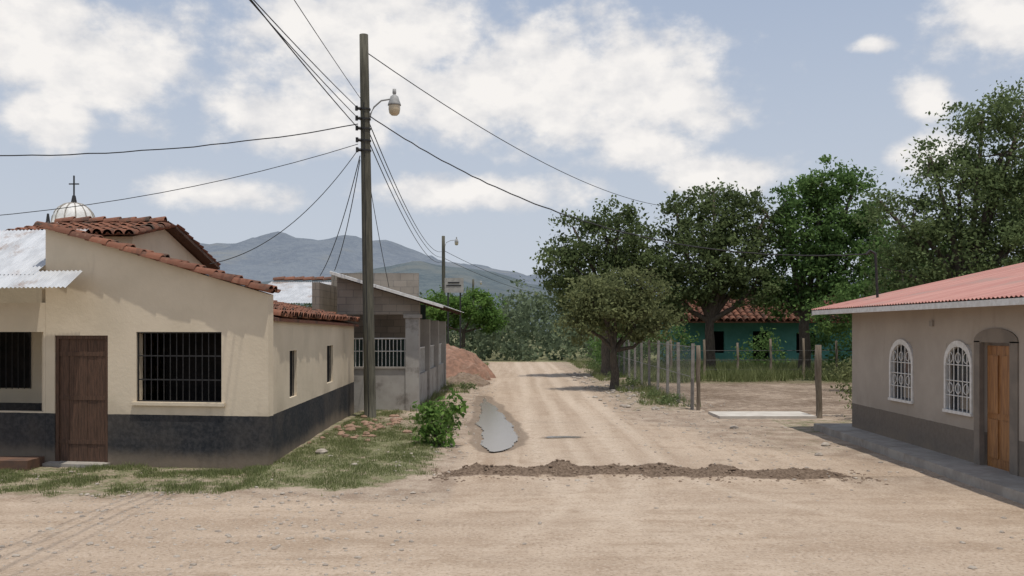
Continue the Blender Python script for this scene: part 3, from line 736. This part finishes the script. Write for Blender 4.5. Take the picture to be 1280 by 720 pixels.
cl=blob_clumps(bl,240); Cc=np.repeat(cl,50,axis=0); C=Cc+rng.normal(size=Cc.shape)*.25; C=C[C[:,2]>0]
leaves_mesh('shrubs',C,rng.uniform(.06,.12,size=len(C)),rng.uniform(0,1,size=len(C)),M['leafgr'],None)
bl=[(8.6,22.6,.45,.5,.5,.45),(9.6,23.5,.8,.9,.6,.8),(11.5,26,1.3,1.6,.8,1.3),(8.9,24.6,1.0,.5,.5,.9)]
cl=blob_clumps(bl,80); Cc=np.repeat(cl,50,axis=0); C=Cc+rng.normal(size=Cc.shape)*.14; C=C[C[:,2]>0]
leaves_mesh('shrubs',C,rng.uniform(.03,.06,size=len(C)),rng.uniform(0,1,size=len(C)),M['leafol'],None)
bl=[]
for i in range(34):
    if i%3: bl.append((random.uniform(4.6,5.1),random.uniform(27,60),.10,.25,.4,.15))
    else: bl.append((random.uniform(-2.4,-1.5),random.uniform(20,45),.1,.3,.35,.15))
cl=blob_clumps(bl,300); Cc=np.repeat(cl,14,axis=0); C=Cc+rng.normal(size=Cc.shape)*.08; C=C[C[:,2]>0]
leaves_mesh('weeds',C,rng.uniform(.025,.06,size=len(C)),rng.uniform(0,1,size=len(C)),M['leafft'],None)
E=empty('leafy_bush'); bl=[(-1.45,18.1,.5,.38,.36,.36),(-1.25,18.0,.85,.28,.25,.22),(-1.7,18.1,.68,.24,.25,.22),(-1.5,18,.2,.44,.42,.18)]
cl=blob_clumps(bl,72); Cc=np.repeat(cl,10,axis=0); C=Cc+rng.normal(size=Cc.shape)*.065
leaves_mesh('foliage',C,rng.uniform(.04,.085,size=len(C)),rng.uniform(0,1,size=len(C)),M['leafbr'],E)
mb=MB()
for i in range(20):
    t=cl[rng.integers(len(cl))]; mb.tube([(-1.45,18.1,0),((t[0]-1.45)/2,18.1,t[2]*.5),tuple(t)],[.014,.01,.005],5,False)
mb.obj('stems',M['bark'],E)

# grass blades
def grass(name,n,gen,hmin,hmax,w,mat):
    P=[];
    while len(P)<n:
        q=gen()
        if q is not None: P.append(q)
    P=np.array(P); n=len(P); ang=rng.uniform(0,6.283,n); h=rng.uniform(hmin,hmax,n)*P[:,3]; lean=rng.normal(size=(n,2))*h[:,None]*.35
    V=np.empty((n,3,3)); dx=np.cos(ang)*w;dy=np.sin(ang)*w
    V[:,0]=P[:,:3]+np.stack([dx,dy,0*dx],1); V[:,1]=P[:,:3]-np.stack([dx,dy,0*dx],1)
    V[:,2]=P[:,:3]+np.stack([lean[:,0],lean[:,1],h],1)
    me=bpy.data.meshes.new(name); me.vertices.add(3*n); me.vertices.foreach_set('co',V.reshape(-1)); me.loops.add(3*n); me.loops.foreach_set('vertex_index',np.arange(3*n))
    me.polygons.add(n); me.polygons.foreach_set('loop_start',np.arange(0,3*n,3)); me.update(calc_edges=True); me.validate(); me.materials.append(mat)
    add_attr(me,'rnd',np.repeat(rng.uniform(0,1,n),3)); o=bpy.data.objects.new(name,me); COL.objects.link(o)
def g_verge():
    if random.random()<.5: x=random.uniform(-12.5,-3.9); y=random.uniform(12.1,15.4)
    else: x=random.uniform(-4.1,-.9); y=random.uniform(12.6,28)
    if x<-4.0 and y>15.05+.16*(-4-x): return None
    a=attrs(x,y)[1]; c=nz(x,y,1.4,11)*.8+nz(x,y,4,12)*.6
    if a*1.4+c-.55<random.random()*.6: return None
    return (x,y,height(x,y)-.005,.7+max(0,c))
grass('grass',60000,g_verge,.03,.085,.0055,M['grass'])
def g_yard():
    x=random.uniform(5.6,22); y=random.uniform(39,54)
    if nz(x,y,.5,2)+sm(y,39,44)*.8<.1+random.random()*.3: return None
    return (x,y,0,1)
grass('grass',26000,g_yard,.25,.75,.018,M['grass'])
def g_far():
    s=random.random()
    if s<.5: x=random.uniform(-2.8,-1.5); y=random.uniform(24,60)
    else: x=random.uniform(3.9,5.6); y=random.uniform(27,66)
    if nz(x,y,.9,5)<.05: return None
    return (x,y,.02,1)
grass('grass',11000,g_far,.06,.28,.011,M['grass'])

# ------------------------------------------------------------------ hills
def hills(name,ydist,prof,depth,mat,seed,amp):
    V=[];F=[]; px=[p[0] for p in prof]; pz=[p[1] for p in prof]
    xs_=np.linspace(px[0],px[-1],420); ny_=40
    for j in range(ny_):
        t=j/(ny_-1)
        for x in xs_:
            hgt=float(np.interp(x,px,pz)); y=ydist+depth*(t-1)
            z=hgt*math.sin(t*math.pi/2)**1.1
            z+=amp*(noise.fractal(Vector((x/180,y/180,seed)),1,2,5)-abs(noise.noise(Vector((x/120,y/300,seed+4))))*1.6*(1-t*.6))*t**.7
            V.append((x,y,z-4))
    n=len(xs_)
    for j in range(ny_-1):
        for i in range(n-1): a=j*n+i; F.append((a,a+1,a+n+1,a+n))
    mesh_obj(name,V,F,mat,None,True)
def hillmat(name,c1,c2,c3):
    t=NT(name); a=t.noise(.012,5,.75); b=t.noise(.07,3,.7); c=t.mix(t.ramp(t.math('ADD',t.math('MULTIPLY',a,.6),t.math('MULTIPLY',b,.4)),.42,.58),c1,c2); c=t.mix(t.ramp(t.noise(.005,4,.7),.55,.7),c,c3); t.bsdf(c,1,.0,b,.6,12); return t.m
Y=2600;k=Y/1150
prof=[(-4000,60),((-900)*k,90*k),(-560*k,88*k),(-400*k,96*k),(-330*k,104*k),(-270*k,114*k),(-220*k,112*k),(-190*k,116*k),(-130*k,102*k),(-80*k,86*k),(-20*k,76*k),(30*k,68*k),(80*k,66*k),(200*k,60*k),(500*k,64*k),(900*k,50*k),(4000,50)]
hills('hills',Y,prof,1300,hillmat('hazy_forest',(.15,.175,.21),(.18,.205,.235),(.20,.215,.225)),3,26)  # atmospheric haze painted as pale bluish surface colours
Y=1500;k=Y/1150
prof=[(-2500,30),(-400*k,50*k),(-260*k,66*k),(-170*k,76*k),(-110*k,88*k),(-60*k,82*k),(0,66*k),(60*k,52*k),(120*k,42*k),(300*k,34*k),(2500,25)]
hills('hills',Y,prof,600,hillmat('nearer_forest',(.095,.12,.135),(.125,.15,.16),(.145,.16,.16)),9,13)  # haze painted into these colours too, less pale than the far ridge

# ------------------------------------------------------------------ sky
SE=76; SAZ=147   # azimuth clockwise from +Y
w=bpy.data.worlds.new("World"); scene.world=w; w.use_nodes=True; nt=w.node_tree; nt.nodes.clear()
N=nt.nodes.new; Lk=nt.links.new
out=N('ShaderNodeOutputWorld'); bg=N('ShaderNodeBackground'); bg.inputs['Strength'].default_value=.108; Lk(bg.outputs[0],out.inputs[0])
sky=N('ShaderNodeTexSky'); sky.sky_type='NISHITA'; sky.sun_disc=False; sky.sun_elevation=math.radians(SE); sky.sun_rotation=math.radians(SAZ); sky.dust_density=2.5; sky.air_density=1.0
tc=N('ShaderNodeTexCoord'); sep=N('ShaderNodeSeparateXYZ'); Lk(tc.outputs['Generated'],sep.inputs[0])
def ma(op,a,b=None,clamp=False):
    q=N('ShaderNodeMath'); q.operation=op; q.use_clamp=clamp
    for s,v in zip(q.inputs,(a,b)):
        if v is None: continue
        if hasattr(v,'links'): Lk(v,s)
        else: s.default_value=v
    return q.outputs[0]
az=ma('MULTIPLY',ma('ARCTAN2',sep.outputs[0],sep.outputs[1]),180/math.pi)
el=ma('MULTIPLY',ma('ARCSINE',sep.outputs[2]),180/math.pi)
cv=N('ShaderNodeCombineXYZ'); Lk(az,cv.inputs[0]); Lk(el,cv.inputs[1])
def wn(scale,detail,rough,st=(1,1,1),loc=(0,0,0)):
    m=N('ShaderNodeMapping'); m.inputs['Scale'].default_value=st; m.inputs['Location'].default_value=loc; Lk(cv.outputs[0],m.inputs[0])
    q=N('ShaderNodeTexNoise'); q.inputs['Scale'].default_value=scale; q.inputs['Detail'].default_value=detail; q.inputs['Roughness'].default_value=rough; Lk(m.outputs[0],q.inputs[0]); return q.outputs[0]
BL=[(-8.5,17.4,10,3.4),(-2,14.2,8,2.8),(4,14.9,8.5,4.0),(9.6,14,4.2,3.0),(8,11.3,3.6,1.4),(-12.7,12.5,6,2.0),(-23.9,14.6,4.6,3.2),(-27.8,16,4.2,3.4),(-26.8,11.7,3.2,1.5),(27.9,16.8,3.4,2.6),(24.3,12.8,1.6,1.3),(24.5,9.9,2.0,1.4),(12.7,9.3,4,1.3),(21.4,16.1,1.2,.5),(-18,8,4,1.0),(-2,8.5,7,1.1),(-45,14,8,5),(50,16,10,5),(-90,24,25,9),(0,38,30,8),(110,24,30,9),(180,25,35,9)]
m=None
for (a,e,ra,re) in BL:
    mp=N('ShaderNodeMapping'); mp.vector_type='TEXTURE'; mp.inputs['Location'].default_value=(a,e,0); mp.inputs['Scale'].default_value=(ra,re,1); Lk(cv.outputs[0],mp.inputs[0])
    ln=N('ShaderNodeVectorMath'); ln.operation='LENGTH'; Lk(mp.outputs[0],ln.inputs[0])
    s=ma('SUBTRACT',1.15,ln.outputs['Value']); m=s if m is None else ma('MAXIMUM',m,s)
nA=wn(.32,8,.58,(1,1.4,1)); nB=wn(.40,5,.55,(1,1.5,1),(4,7,0))
m2=ma('ADD',m,ma('MULTIPLY',ma('SUBTRACT',nA,.5),2.3))
mr=N('ShaderNodeMapRange'); mr.interpolation_type='SMOOTHSTEP'; Lk(m2,mr.inputs[0]); mr.inputs[1].default_value=-.2; mr.inputs[2].default_value=.6; mr.inputs[4].default_value=.96
hz=N('ShaderNodeMapRange'); hz.interpolation_type='SMOOTHSTEP'; Lk(el,hz.inputs[0]); hz.inputs[1].default_value=30; hz.inputs[2].default_value=-2
def mixc(f,a,b):
    q=N('ShaderNodeMix'); q.data_type='RGBA'
    for s,v in zip((q.inputs[0],q.inputs[6],q.inputs[7]),(f,a,b)):
        if hasattr(v,'links'): Lk(v,s)
        elif isinstance(v,tuple): s.default_value=(v[0],v[1],v[2],1)
        else: s.default_value=v
    return q.outputs[2]
base=mixc(.65,sky.outputs[0],(3.9,4.7,6.2))
base=mixc(ma('MULTIPLY',hz.outputs[0],.82),base,(5.6,6.0,6.6))
sh_=N('ShaderNodeMapRange'); Lk(ma('ADD',ma('MULTIPLY',m2,.36),nB),sh_.inputs[0]); sh_.inputs[1].default_value=.40; sh_.inputs[2].default_value=.88
cl1=mixc(sh_.outputs[0],(6.2,6.25,6.5),(8.8,8.5,8.2))
fin=mixc(mr.outputs[0],base,cl1)
Lk(fin,bg.inputs[0])

sd=Vector((math.sin(math.radians(SAZ))*math.cos(math.radians(SE)),math.cos(math.radians(SAZ))*math.cos(math.radians(SE)),math.sin(math.radians(SE))))
sl=bpy.data.lights.new('sun','SUN'); sl.energy=3.1; sl.angle=math.radians(.6); sl.color=(1,.95,.87)
so=bpy.data.objects.new('sun',sl); COL.objects.link(so); so.rotation_euler=(-sd).to_track_quat('-Z','Y').to_euler()

cam=bpy.data.cameras.new('camera'); co=bpy.data.objects.new('camera',cam); COL.objects.link(co)
co.location=(0,0,2.3); co.rotation_euler=(math.radians(90),0,0); cam.sensor_width=36; cam.lens=36*1150/1280; cam.shift_y=52/1280; cam.clip_end=12000; cam.clip_start=.1
scene.camera=co
scene.view_settings.view_transform='Standard'; scene.view_settings.look='None'; scene.view_settings.exposure=0
